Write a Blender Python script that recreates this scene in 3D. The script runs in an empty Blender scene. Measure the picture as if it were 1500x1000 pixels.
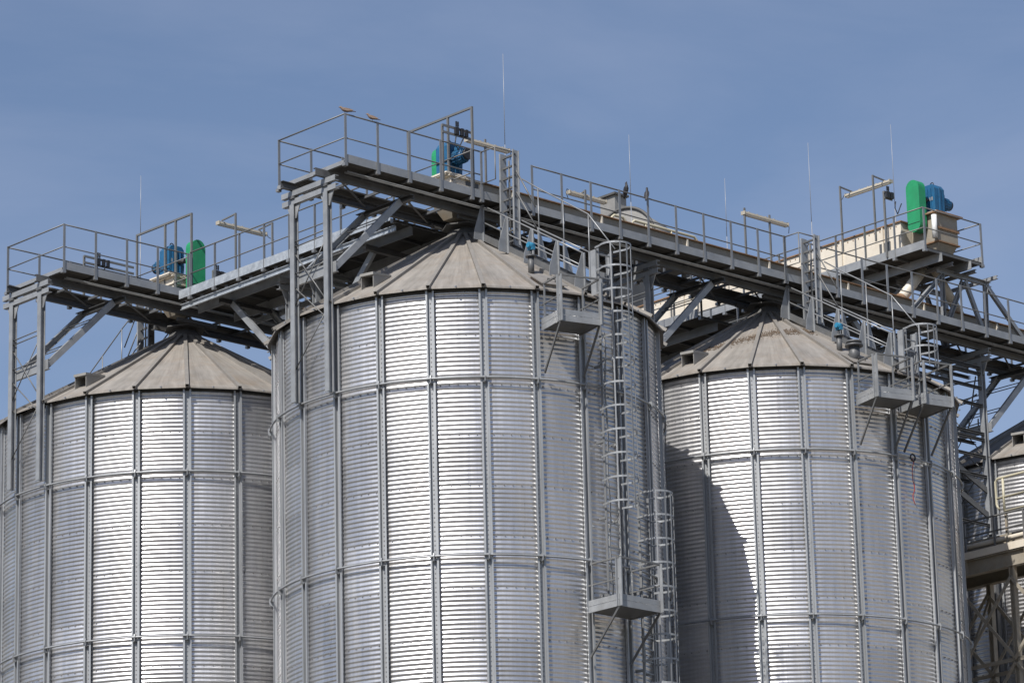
import bpy, math, random
import numpy as np
from math import sin, cos, radians, pi
from mathutils import Vector, Matrix
random.seed(7); rng = np.random.default_rng(5)
SC = bpy.context.scene; COL = SC.collection
# ---------------------------------------------------------------- site grid
# u runs along the front silo row (away to the right), v across it (away to the left), z up.
TH = .7532; CAMZ = 1.6
OX, OY = -1.1061, 88.9983
S1, S2 = 10.663, 10.97            # silo spacing along u and v
ZE, Z1, Z2, ZC = 26.13, 23.94, 19.79, 28.83   # eave, stiffening rings, roof cap (above camera height)
RW = 4.60                          # wall radius
def W(p):
    c, s = cos(TH), sin(TH)
    return Vector((OX + p[0]*c - p[1]*s, OY + p[0]*s + p[1]*c, p[2] + CAMZ))
# ---------------------------------------------------------------- materials
MATS = {}
def mat(name, col, rough=.5, metal=0., var=.0, scale=3., stretch=(1,1,1), dirt=None, dirt_amt=.0, dirt_scale=1.5, dirt_stretch=(1,1,.15),
        bump=0., bscale=40., rvar=.0, spec=.5):
    m = bpy.data.materials.new(name); m.use_nodes = True
    nt = m.node_tree; N = nt.nodes; L = nt.links
    b = N['Principled BSDF']
    b.inputs['Roughness'].default_value = rough; b.inputs['Metallic'].default_value = metal
    b.inputs['Specular IOR Level'].default_value = spec
    b.inputs['Base Color'].default_value = (*col, 1)
    tc = N.new('ShaderNodeTexCoord')
    mp = N.new('ShaderNodeMapping'); mp.inputs['Scale'].default_value = stretch
    L.new(tc.outputs['Object'], mp.inputs['Vector'])
    last = None
    if var > 0:
        n = N.new('ShaderNodeTexNoise'); n.inputs['Scale'].default_value = scale; n.inputs['Detail'].default_value = 6; n.inputs['Roughness'].default_value = .65
        L.new(mp.outputs[0], n.inputs['Vector'])
        r = N.new('ShaderNodeMapRange'); r.inputs[1].default_value = .3; r.inputs[2].default_value = .7
        r.inputs[3].default_value = 1-var; r.inputs[4].default_value = 1+var
        L.new(n.outputs[0], r.inputs[0])
        mx = N.new('ShaderNodeVectorMath'); mx.operation = 'SCALE'; mx.inputs[0].default_value = col
        L.new(r.outputs[0], mx.inputs['Scale']); last = mx.outputs[0]
        if rvar > 0:
            r2 = N.new('ShaderNodeMapRange'); r2.inputs[1].default_value = .3; r2.inputs[2].default_value = .7
            r2.inputs[3].default_value = rough-rvar; r2.inputs[4].default_value = rough+rvar
            L.new(n.outputs[0], r2.inputs[0]); L.new(r2.outputs[0], b.inputs['Roughness'])
    if dirt is not None:
        mp2 = N.new('ShaderNodeMapping'); mp2.inputs['Scale'].default_value = dirt_stretch
        L.new(tc.outputs['Object'], mp2.inputs['Vector'])
        n2 = N.new('ShaderNodeTexNoise'); n2.inputs['Scale'].default_value = dirt_scale; n2.inputs['Detail'].default_value = 8; n2.inputs['Roughness'].default_value = .7
        L.new(mp2.outputs[0], n2.inputs['Vector'])
        r3 = N.new('ShaderNodeMapRange'); r3.inputs[1].default_value = .48; r3.inputs[2].default_value = .72; r3.inputs[3].default_value = 0; r3.inputs[4].default_value = dirt_amt
        L.new(n2.outputs[0], r3.inputs[0])
        mm = N.new('ShaderNodeMix'); mm.data_type = 'RGBA'
        L.new(r3.outputs[0], mm.inputs['Factor'])
        if last is None: mm.inputs['A'].default_value = (*col, 1)
        else: L.new(last, mm.inputs['A'])
        mm.inputs['B'].default_value = (*dirt, 1); last = mm.outputs['Result']
        if metal > .3:
            r4 = N.new('ShaderNodeMapRange'); r4.inputs[1].default_value = 0; r4.inputs[2].default_value = 1; r4.inputs[3].default_value = metal; r4.inputs[4].default_value = 0
            L.new(r3.outputs[0], r4.inputs[0]); L.new(r4.outputs[0], b.inputs['Metallic'])
    if last is not None: L.new(last, b.inputs['Base Color'])
    if bump > 0:
        nb = N.new('ShaderNodeTexNoise'); nb.inputs['Scale'].default_value = bscale; nb.inputs['Detail'].default_value = 3
        L.new(mp.outputs[0], nb.inputs['Vector'])
        bp = N.new('ShaderNodeBump'); bp.inputs['Strength'].default_value = bump; bp.inputs['Distance'].default_value = .01
        L.new(nb.outputs[0], bp.inputs['Height']); L.new(bp.outputs[0], b.inputs['Normal'])
    MATS[name] = m
    return m
def wall_mat():
    m = bpy.data.materials.new('corrugated_zinc'); m.use_nodes = True
    nt = m.node_tree; N = nt.nodes; L = nt.links; b = N['Principled BSDF']
    tc = N.new('ShaderNodeTexCoord'); sp = N.new('ShaderNodeSeparateXYZ'); L.new(tc.outputs['Object'], sp.inputs[0])
    def M(op, a, c=None, d=None):
        n = N.new('ShaderNodeMath'); n.operation = op
        for i, x in enumerate((a, c, d)):
            if x is None: continue
            if isinstance(x, (int, float)): n.inputs[i].default_value = x
            else: L.new(x, n.inputs[i])
        return n.outputs[0]
    ang = M('ARCTAN2', sp.outputs['Y'], sp.outputs['X'])
    pan = M('FLOOR', M('DIVIDE', M('ADD', ang, radians(7.5)), radians(15)))
    row = M('FLOOR', M('DIVIDE', M('SUBTRACT', ZE-1.14, sp.outputs['Z']), 1.1825))
    cb = N.new('ShaderNodeCombineXYZ'); L.new(pan, cb.inputs[0]); L.new(row, cb.inputs[1])
    wn = N.new('ShaderNodeTexWhiteNoise'); wn.noise_dimensions = '3D'; L.new(cb.outputs[0], wn.inputs['Vector'])
    # vertical weather streaks and fine zinc grain
    mp = N.new('ShaderNodeMapping'); mp.inputs['Scale'].default_value = (5, 5, .25); L.new(tc.outputs['Object'], mp.inputs[0])
    n1 = N.new('ShaderNodeTexNoise'); n1.inputs['Scale'].default_value = 1.6; n1.inputs['Detail'].default_value = 7; n1.inputs['Roughness'].default_value = .7; L.new(mp.outputs[0], n1.inputs['Vector'])
    n2 = N.new('ShaderNodeTexNoise'); n2.inputs['Scale'].default_value = .55; n2.inputs['Detail'].default_value = 5; L.new(tc.outputs['Object'], n2.inputs['Vector'])
    vo = N.new('ShaderNodeTexVoronoi'); vo.inputs['Scale'].default_value = 45; L.new(tc.outputs['Object'], vo.inputs['Vector'])
    val = M('ADD', M('MULTIPLY', wn.outputs['Value'], .14), M('MULTIPLY', n1.outputs[0], .32))
    val = M('ADD', val, M('MULTIPLY', n2.outputs[0], .16))
    sv = N.new('ShaderNodeSeparateColor'); L.new(vo.outputs['Color'], sv.inputs[0])
    val = M('ADD', val, M('MULTIPLY', sv.outputs[0], .05))
    val = M('ADD', val, WALL_BASE)
    cc = N.new('ShaderNodeCombineColor'); L.new(M('MULTIPLY', val, 1.0), cc.inputs[0]); L.new(M('MULTIPLY', val, .99), cc.inputs[1]); L.new(M('MULTIPLY', val, .995), cc.inputs[2])
    n3 = N.new('ShaderNodeTexNoise'); n3.inputs['Scale'].default_value = .9; n3.inputs['Detail'].default_value = 8; n3.inputs['Roughness'].default_value = .7
    mp3 = N.new('ShaderNodeMapping'); mp3.inputs['Scale'].default_value = (3.2, 3.2, .35); L.new(tc.outputs['Object'], mp3.inputs[0]); L.new(mp3.outputs[0], n3.inputs['Vector'])
    dr = N.new('ShaderNodeMapRange'); dr.inputs[1].default_value = .5; dr.inputs[2].default_value = .78; dr.inputs[3].default_value = 0; dr.inputs[4].default_value = .45; L.new(n3.outputs[0], dr.inputs[0])
    dm = N.new('ShaderNodeMix'); dm.data_type = 'RGBA'; L.new(dr.outputs[0], dm.inputs['Factor']); L.new(cc.outputs[0], dm.inputs['A']); dm.inputs['B'].default_value = (.36,.32,.27,1)
    L.new(dm.outputs['Result'], b.inputs['Base Color'])
    m2 = N.new('ShaderNodeMapRange'); m2.inputs[1].default_value = 0; m2.inputs[2].default_value = .5; m2.inputs[3].default_value = .86; m2.inputs[4].default_value = .5; L.new(dr.outputs[0], m2.inputs[0]); L.new(m2.outputs[0], b.inputs['Metallic'])
    b.inputs['Metallic'].default_value = .84
    rg = M('ADD', M('MULTIPLY', n1.outputs[0], .14), M('MULTIPLY', wn.outputs['Value'], .06))
    L.new(M('ADD', rg, WALL_ROUGH), b.inputs['Roughness'])
    MATS['wall'] = m
WALL_BASE = .30; WALL_ROUGH = .215
wall_mat()
mat('deck', (0.045,0.042,0.037), .7, .05, var=.3, scale=2.5)
mat('bolt', (.27,.265,.26), .5, .3)
mat('stiff', (0.350,0.360,0.370), .45, .35, var=.12, scale=1.3, stretch=(3,3,.5), rvar=.08)
mat('steel', (0.100,0.103,0.107), .55, .12, var=.25, scale=1.8, rvar=.1, dirt=(.17,.155,.135), dirt_amt=.5, dirt_scale=2.2, dirt_stretch=(1,1,1))
mat('galv', (0.285,0.295,0.306), .45, .25, var=.2, scale=2.6, rvar=.1, dirt=(.25,.24,.22), dirt_amt=.35, dirt_scale=3, dirt_stretch=(1,1,1))
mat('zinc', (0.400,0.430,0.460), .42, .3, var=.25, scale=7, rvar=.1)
mat('rail', (0.160,0.160,0.158), .5, .2, var=.15, scale=3)
mat('tubing', (0.250,0.255,0.260), .42, .4, var=.12, scale=3)
mat('rod', (0.300,0.310,0.330), .45, .2)
def roof_mat():
    m = mat('roof', (0.288,0.266,0.240), .62, .2, var=.14, scale=1.6, dirt=(.26,.20,.145), dirt_amt=.65, dirt_scale=.9, dirt_stretch=(1,1,1), bump=.15, bscale=9)
    nt = m.node_tree; N = nt.nodes; L = nt.links; b = N['Principled BSDF']
    src = b.inputs['Base Color'].links[0].from_socket
    tc = N.new('ShaderNodeTexCoord'); sp = N.new('ShaderNodeSeparateXYZ'); L.new(tc.outputs['Object'], sp.inputs[0])
    at = N.new('ShaderNodeMath'); at.operation = 'ARCTAN2'; L.new(sp.outputs['Y'], at.inputs[0]); L.new(sp.outputs['X'], at.inputs[1])
    at2 = N.new('ShaderNodeMath'); at2.operation = 'MULTIPLY'; at2.inputs[1].default_value = 26; L.new(at.outputs[0], at2.inputs[0])
    ln = N.new('ShaderNodeVectorMath'); ln.operation = 'LENGTH'; L.new(tc.outputs['Object'], ln.inputs[0])
    cb = N.new('ShaderNodeCombineXYZ'); L.new(at2.outputs[0], cb.inputs[0]); L.new(sp.outputs['Z'], cb.inputs[1])
    nz = N.new('ShaderNodeTexNoise'); nz.inputs['Scale'].default_value = 1.0; nz.inputs['Detail'].default_value = 8; nz.inputs['Roughness'].default_value = .68; L.new(cb.outputs[0], nz.inputs['Vector'])
    r = N.new('ShaderNodeMapRange'); r.inputs[1].default_value = .32; r.inputs[2].default_value = .68; r.inputs[3].default_value = .74; r.inputs[4].default_value = 1.18; L.new(nz.outputs[0], r.inputs[0])
    sc = N.new('ShaderNodeVectorMath'); sc.operation = 'SCALE'; L.new(src, sc.inputs[0]); L.new(r.outputs[0], sc.inputs['Scale']); L.new(sc.outputs[0], b.inputs['Base Color'])
roof_mat()
mat('rib', (0.264,0.248,0.228), .6, .3, var=.15, scale=3, dirt=(.2,.16,.12), dirt_amt=.4, dirt_scale=2)
mat('cap', (.10,.098,.095), .65, .2, var=.15, scale=4)
mat('cream', (0.669,0.607,0.510), .45, 0, var=.05, scale=2, dirt=(.42,.33,.23), dirt_amt=.4, dirt_scale=1.6, dirt_stretch=(1,1,.5))
mat('beige', (0.290,0.260,0.210), .55, 0, var=.1, scale=3, dirt=(.26,.19,.12), dirt_amt=.7, dirt_scale=2.5, dirt_stretch=(1,1,1))
mat('rust', (.23,.135,.075), .75, 0, var=.3, scale=6)
mat('green', (0.017,0.255,0.106), .5, 0, var=.12, scale=4, dirt=(.03,.16,.08), dirt_amt=.35, dirt_scale=4)
mat('blue', (0.013,0.100,0.216), .5, 0, var=.2, scale=7, dirt=(.06,.10,.14), dirt_amt=.6, dirt_scale=5)
mat('skyblue', (.03,.20,.34), .4, 0, var=.05)
mat('black', (.018,.018,.02), .5, 0, var=.1)
mat('lamp_body', (0.416,0.376,0.304), .5, .1, var=.1, scale=5)
mat('lens', (.70,.67,.58), .25, 0, var=.03)
mat('white', (.74,.74,.73), .45, .1, var=.05)
mat('yellow', (0.500,0.460,0.340), .45, 0, var=.08, scale=3)
mat('dove', (0.200,0.140,0.105), .8, 0, var=.2, scale=14)
mat('dark_feather', (.022,.022,.028), .6, 0, var=.3, scale=14)
mat('red', (0.330,0.040,0.030), .4, 0)
mat('grain', (.185,.135,.095), .85, 0, var=.35, scale=30)
mat('yard', (0.288,0.248,0.192), .9, 0, var=.2, scale=.3)  # beige of the added ground patch that the silo walls reflect
mat('ground', (0.080,0.068,0.052), .9, 0, var=.2, scale=.05, dirt=(.05,.055,.03), dirt_amt=.7, dirt_scale=.02, dirt_stretch=(1,1,1))
mat('hood', (0.288,0.280,0.264), .6, .3, var=.12, scale=3)
# ---------------------------------------------------------------- mesh builder
class MB:
    def __init__(s): s.v = []; s.f = []; s.m = []; s.cur = 0; s.sm = []
    def face(s, ids, smooth=False): s.f.append(tuple(ids)); s.m.append(s.cur); s.sm.append(smooth)
    def hexa(s, P):
        n = len(s.v); s.v += [Vector(p) for p in P]
        for q in ((0,3,2,1),(4,5,6,7),(0,1,5,4),(1,2,6,5),(2,3,7,6),(3,0,4,7)): s.face([n+i for i in q])
        return s
    def box(s, a, b):
        x0,y0,z0 = [min(a[i],b[i]) for i in range(3)]; x1,y1,z1 = [max(a[i],b[i]) for i in range(3)]
        return s.hexa([(x0,y0,z0),(x1,y0,z0),(x1,y1,z0),(x0,y1,z0),(x0,y0,z1),(x1,y0,z1),(x1,y1,z1),(x0,y1,z1)])
    def frame(s, p, q, up=(0,0,1)):
        d = (Vector(q)-Vector(p)).normalized(); up = Vector(up)
        x = d.cross(up)
        if x.length < 1e-3: x = d.cross(Vector((0,1,0)))
        x.normalize(); return d, x, x.cross(d)
    def extr(s, prof, p, q, up=(0,0,1)):
        """extrude a closed 2-D profile (across, up) from p to q"""
        p, q = Vector(p), Vector(q); d, x, y = s.frame(p, q, up); n = len(s.v); k = len(prof)
        for o in (p, q): s.v += [o + x*a + y*b for a, b in prof]
        for i in range(k): j = (i+1) % k; s.face([n+i, n+j, n+k+j, n+k+i])
        s.face([n+i for i in range(k-1,-1,-1)]); s.face([n+k+i for i in range(k)])
        return s
    def bar(s, p, q, w, h, up=(0,0,1)):
        return s.extr([(-w/2,-h/2),(w/2,-h/2),(w/2,h/2),(-w/2,h/2)], p, q, up)
    def chan(s, p, q, w, h, side=1, t=.014, up=(0,0,1)):
        """C channel: web vertical, flanges to one side"""
        pr = [(-w/2,-h/2),(w/2,-h/2),(w/2,-h/2+t),(-w/2+t,-h/2+t),(-w/2+t,h/2-t),(w/2,h/2-t),(w/2,h/2),(-w/2,h/2)]
        if side < 0: pr = [(-a,b) for a,b in pr][::-1]
        return s.extr(pr, p, q, up)
    def ibeam(s, p, q, w, h, t=.014, up=(0,0,1)):
        a,b = w/2,h/2
        return s.extr([(-a,-b),(a,-b),(a,-b+t),(t/2,-b+t),(t/2,b-t),(a,b-t),(a,b),(-a,b),(-a,b-t),(-t/2,b-t),(-t/2,-b+t),(-a,-b+t)], p, q, up)
    def angle(s, p, q, w, t=.012, up=(0,0,1)):
        return s.extr([(0,0),(w,0),(w,t),(t,t),(t,w),(0,w)], p, q, up)
    def tube(s, p, q, r, n=8, r2=None, caps=True):
        p, q = Vector(p), Vector(q); d, x, y = s.frame(p, q); b = len(s.v); r2 = r if r2 is None else r2
        for o, rr in ((p, r), (q, r2)): s.v += [o + x*rr*cos(2*pi*i/n) + y*rr*sin(2*pi*i/n) for i in range(n)]
        for i in range(n): j = (i+1) % n; s.face([b+i, b+j, b+n+j, b+n+i], True)
        if caps: s.face([b+i for i in range(n-1,-1,-1)]); s.face([b+n+i for i in range(n)])
        return s
    def path(s, P, r, n=8, closed=False):
        P = [Vector(p) for p in P]; k = len(P); b = len(s.v); x = None
        for i in range(k):
            if closed: d = P[(i+1) % k] - P[i-1]
            else: d = P[min(i+1,k-1)] - P[max(i-1,0)]
            d.normalize()
            if x is None:
                x = d.cross(Vector((0,0,1)))
                if x.length < 1e-3: x = d.cross(Vector((0,1,0)))
            x = (x - d*x.dot(d)).normalized(); y = d.cross(x)
            s.v += [P[i] + x*r*cos(2*pi*a/n) + y*r*sin(2*pi*a/n) for a in range(n)]
        for i in range(k if closed else k-1):
            i2 = (i+1) % k
            for a in range(n): c = (a+1) % n; s.face([b+i*n+a, b+i*n+c, b+i2*n+c, b+i2*n+a], True)
        if not closed: s.face([b+a for a in range(n-1,-1,-1)]); s.face([b+(k-1)*n+a for a in range(n)])
        return s
    def lathe(s, prof, c=(0,0), n=24, cap=True, smooth=True):
        """prof: (r, z) list"""
        b = len(s.v); k = len(prof)
        for r, z in prof: s.v += [Vector((c[0]+r*cos(2*pi*i/n), c[1]+r*sin(2*pi*i/n), z)) for i in range(n)]
        for j in range(k-1):
            for i in range(n): i2 = (i+1) % n; s.face([b+j*n+i, b+j*n+i2, b+(j+1)*n+i2, b+(j+1)*n+i], smooth)
        if cap: s.face([b+i for i in range(n-1,-1,-1)]); s.face([b+(k-1)*n+i for i in range(n)])
        return s
    def prism(s, pts, axis, a, b):
        """polygon pts (2-D) extruded along axis from a to b; axis 0: pts=(y,z), 1: (x,z), 2: (x,y)"""
        n = len(s.v); k = len(pts)
        def P(q, t): return Vector((t,q[0],q[1])) if axis == 0 else Vector((q[0],t,q[1])) if axis == 1 else Vector((q[0],q[1],t))
        for t in (a, b): s.v += [P(q, t) for q in pts]
        for i in range(k): j = (i+1) % k; s.face([n+i, n+j, n+k+j, n+k+i])
        s.face([n+i for i in range(k-1,-1,-1)]); s.face([n+k+i for i in range(k)])
        return s
    def mesh(s, name, mats, org=(0,0,0), bevel=False):
        me = bpy.data.meshes.new(name); o = Vector(org)
        me.from_pydata([v - o for v in s.v], [], s.f)
        for m in (mats if isinstance(mats, (list,tuple)) else [mats]): me.materials.append(MATS[m])
        me.polygons.foreach_set('material_index', s.m); me.polygons.foreach_set('use_smooth', s.sm)
        me.update()
        import bmesh
        bm = bmesh.new(); bm.from_mesh(me); bmesh.ops.recalc_face_normals(bm, faces=bm.faces); bm.to_mesh(me); bm.free()
        return me
ORG = {}
def thing(name, label, cat, org, rot=0., group=None):
    o = bpy.data.objects.new(name, None); COL.objects.link(o)
    o.empty_display_size = .3
    o.location = W(org); o.rotation_euler = (0,0,TH+rot)
    o['label'] = label; o['category'] = cat
    if group: o['group'] = group
    ORG[o.name] = tuple(org) if rot == 0 else (0,0,0)
    return o
def root_of(o):
    while o.parent: o = o.parent
    return o
def part(name, mb, m, parent, local=False, label=None):
    """mesh part; coordinates are absolute grid ones unless local"""
    org = (0,0,0) if local else ORG[root_of(parent).name]
    me = mb if isinstance(mb, bpy.types.Mesh) else mb.mesh(name, m, org)
    o = bpy.data.objects.new(name, me); COL.objects.link(o); o.parent = parent
    if label: o['label'] = label
    return o
def single(name, mb, m, label, cat, org, rot=0., group=None, local=False):
    me = mb.mesh(name, m, (0,0,0) if local else org)
    o = bpy.data.objects.new(name, me); COL.objects.link(o); o.location = W(org); o.rotation_euler = (0,0,TH+rot)
    o['label'] = label; o['category'] = cat
    if group: o['group'] = group
    return o
def dup(root, org, rot=0., label=None, scale=None):
    r = root.copy(); COL.objects.link(r); r.location = W(org); r.rotation_euler = (0,0,TH+rot)
    if label: r['label'] = label
    if scale: r.scale = scale
    for ch in list(root.children):
        c = ch.copy(); COL.objects.link(c); c.parent = r
        for g in list(ch.children):
            d = g.copy(); COL.objects.link(d); d.parent = c
    return r
# ================================================================ SILO
PITCH = .1075
def np_mesh(name, V, Fq, mats, mi=None, smooth=True):
    me = bpy.data.meshes.new(name)
    me.vertices.add(len(V)); me.vertices.foreach_set('co', V.astype(np.float32).ravel())
    nf = len(Fq); me.loops.add(nf*4); me.polygons.add(nf)
    me.loops.foreach_set('vertex_index', Fq.astype(np.int32).ravel())
    me.polygons.foreach_set('loop_start', np.arange(0, nf*4, 4, dtype=np.int32))
    try: me.polygons.foreach_set('loop_total', np.full(nf, 4, dtype=np.int32))
    except Exception: pass
    for m in mats: me.materials.append(MATS[m])
    sm = np.ones(nf, dtype=bool) if smooth is True else smooth
    me.polygons.foreach_set('use_smooth', sm)
    if mi is not None: me.polygons.foreach_set('material_index', mi.astype(np.int32))
    me.update(); me.validate(); return me
def wall_mesh():
    ts = [-1,-.95,-.90,-.84,-.7,-.35,0,.35,.7,.84,.90,.95]
    ang = []; dr = []
    for k in range(24):
        dep = .004 + .003*((k*7) % 5)/4        # sheets pulled in a little at their bolted edges
        for t in ts:
            ang.append(radians(15*k + 7.5*t)); dr.append(-dep*abs(t)**14 - .002*t*t)
    ang = np.array(ang); dr = np.array(dr); n = len(ang)
    zt = ZE-.02; nw = int((zt-9.5)/PITCH); per = 10
    z_hi = zt - np.arange(nw*per+1)*PITCH/per
    z_lo = np.linspace(z_hi[-1]-.5, -CAMZ, 12)
    z = np.concatenate([z_hi, z_lo])
    wave = np.where(np.arange(len(z)) <= nw*per, np.cos(2*pi*(zt - z + 1.14*0)/PITCH), 0.)
    amp = .0080
    lap = np.zeros(len(z))
    for j in range(0, 14):                       # lower edge of every sheet laps over the next one
        zr = ZE-1.14-1.1825*j
        d = z - zr
        lap += np.where((d > -.035) & (d < .25), .0022, 0.)
    r = RW + wave*amp + lap
    T_, Z_ = ang[None,:], z[:,None]
    wob = .0016*np.sin(37*T_+2.1*Z_+1) + .0012*np.sin(61*T_-3.3*Z_) + .0011*np.sin(23*T_+4.7*Z_+2) + .0008*np.sin(101*T_+1.3*Z_)
    R = r[:,None] + dr[None,:] + wob
    X = R*np.cos(ang)[None,:]; Y = R*np.sin(ang)[None,:]; Z = np.repeat(z[:,None], n, 1)
    V = np.stack([X,Y,Z], -1).reshape(-1,3)
    i = np.arange(len(z)-1)[:,None]; j = np.arange(n)[None,:]; j2 = (j+1) % n
    F = np.stack([i*n+j+0*i, (i+1)*n+j, (i+1)*n+j2, i*n+j2+0*i], -1).reshape(-1,4)
    mi = np.zeros(len(F), int); sm = np.ones(len(F), bool)
    # rows of sheet bolts
    BV = []; BF = []; base = len(V)
    for row in range(12):
        zr = ZE-1.14-1.1825*row
        for k in range(24):
            for q in range(5):
                a = radians(15*k - 5.2 + 2.6*q + random.uniform(-.12,.12)); c, s_ = cos(a), sin(a)
                h = .011; b0 = base + len(BV)
                for rr in (RW-.01, RW+.024):
                    for dt, dz in ((-h,-h),(h,-h),(h,h),(-h,h)):
                        BV.append((rr*c - dt*s_, rr*s_ + dt*c, zr+dz))
                for f in ((4,5,6,7),(0,1,5,4),(1,2,6,5),(2,3,7,6),(3,0,4,7)): BF.append([b0+x for x in f])
    V = np.concatenate([V, np.array(BV)]); F = np.concatenate([F, np.array(BF)])
    mi = np.concatenate([mi, np.ones(len(BF), int)]); sm = np.concatenate([sm, np.zeros(len(BF), bool)])
    return np_mesh('silo_wall', V, F, ['wall','bolt'], mi, sm)
def rad(mb_pts, a):
    c, s = cos(a), sin(a)
    return [(r*c - t*s, r*s + t*c, z) for r, t, z in mb_pts]
def stiffener_mesh():
    """open hat section, bolted base against the wall, flanges out, lips turned outwards (built at angle 0)"""
    mb = MB(); t = .007; b = .062; o = .10; r0 = RW+.012; r1 = RW+.10
    pr = [(-b,r0),(b,r0),(b,r1-t),(o,r1-t),(o,r1),(b-t,r1),(b-t,r0+t),(-b+t,r0+t),(-b+t,r1),(-o,r1),(-o,r1-t),(-b,r1-t)]
    n = len(mb.v)
    zs = [(-CAMZ, 14.9), (14.905, 21.6), (21.605, ZE-.07)]
    for (za, zb) in zs:
        n = len(mb.v); k = len(pr)
        for z in (za, zb): mb.v += [Vector((r, tt, z)) for tt, r in pr]
        for i in range(k): j = (i+1) % k; mb.face([n+i, n+j, n+k+j, n+k+i])
        mb.face([n+i for i in range(k)]); mb.face([n+k+i for i in range(k)])
    mb.cur = 1
    z = ZE-.25
    while z > 14.5:
        h = .012; mb.box((r0+t-.002,-h,z-h),(r0+t+.013,h,z+h)); z -= PITCH
    return mb.mesh('stiffener', ['stiff','bolt'])
def rib_mesh():
    mb = MB(); s = (ZC-.03-(ZE-.0))/(4.80-.36)
    def zr(r): return ZE-.02 + (4.80-r)*s
    w = .045; h = .075; t = .01
    pr = [(-w,0),(-w+t,0),(-w+t,h-t),(w-t,h-t),(w-t,0),(w,0),(w,h),(-w,h)]
    mb.extr(pr, (4.86,0,zr(4.86)-.01), (.42,0,zr(.42)-.01))
    return mb.mesh('roof_rib', 'rib')
def roof_mesh():
    mb = MB(); n = 24; A = [radians(-7.5+15*k) for k in range(n)]
    zt, zb = ZC-.05, ZE-.02
    for k in range(n):
        a, b = A[k], A[(k+1) % n]
        rs = [4.80, 3.4, 1.9, .36]
        s = (zt-zb)/(4.80-.36)
        for i in range(3):
            q = []
            for r, aa in ((rs[i],a),(rs[i],b),(rs[i+1],b),(rs[i+1],a)): q.append((r*cos(aa), r*sin(aa), zb+(4.80-r)*s))
            nn = len(mb.v); mb.v += [Vector(p) for p in q]; mb.face([nn,nn+1,nn+2,nn+3])
            q2 = [(x,y,z-.03) for x,y,z in q]; nn = len(mb.v); mb.v += [Vector(p) for p in q2]; mb.face([nn+3,nn+2,nn+1,nn])
        q = [(4.80*cos(a),4.80*sin(a),zb),(4.80*cos(b),4.80*sin(b),zb),(4.80*cos(b),4.80*sin(b),zb-.045),(4.80*cos(a),4.80*sin(a),zb-.045)]
        nn = len(mb.v); mb.v += [Vector(p) for p in q]; mb.face([nn,nn+1,nn+2,nn+3])
    mb.cur = 1
    for k in range(n):                            # bright bolt heads along the eave and beside the ribs
        a = radians(15*k); mb.box((4.803*cos(a)-.02,4.803*sin(a)-.02,zb-.035),(4.803*cos(a)+.02,4.803*sin(a)+.02,zb-.005))
    me = mb.mesh('silo_roof', ['roof','rod']); return me
def clamp_mesh(zr):
    mb = MB()
    mb.prism([(RW+.1,zr-.13),(RW+.185,zr-.10),(RW+.20,zr-.0),(RW+.185,zr+.07),(RW+.1,zr+.07)], 1, -.012, .012)
    mb.box((RW+.10,-.045,zr-.10),(RW+.108,.045,zr+.05))
    return mb.mesh('clamp', 'galv')
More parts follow.
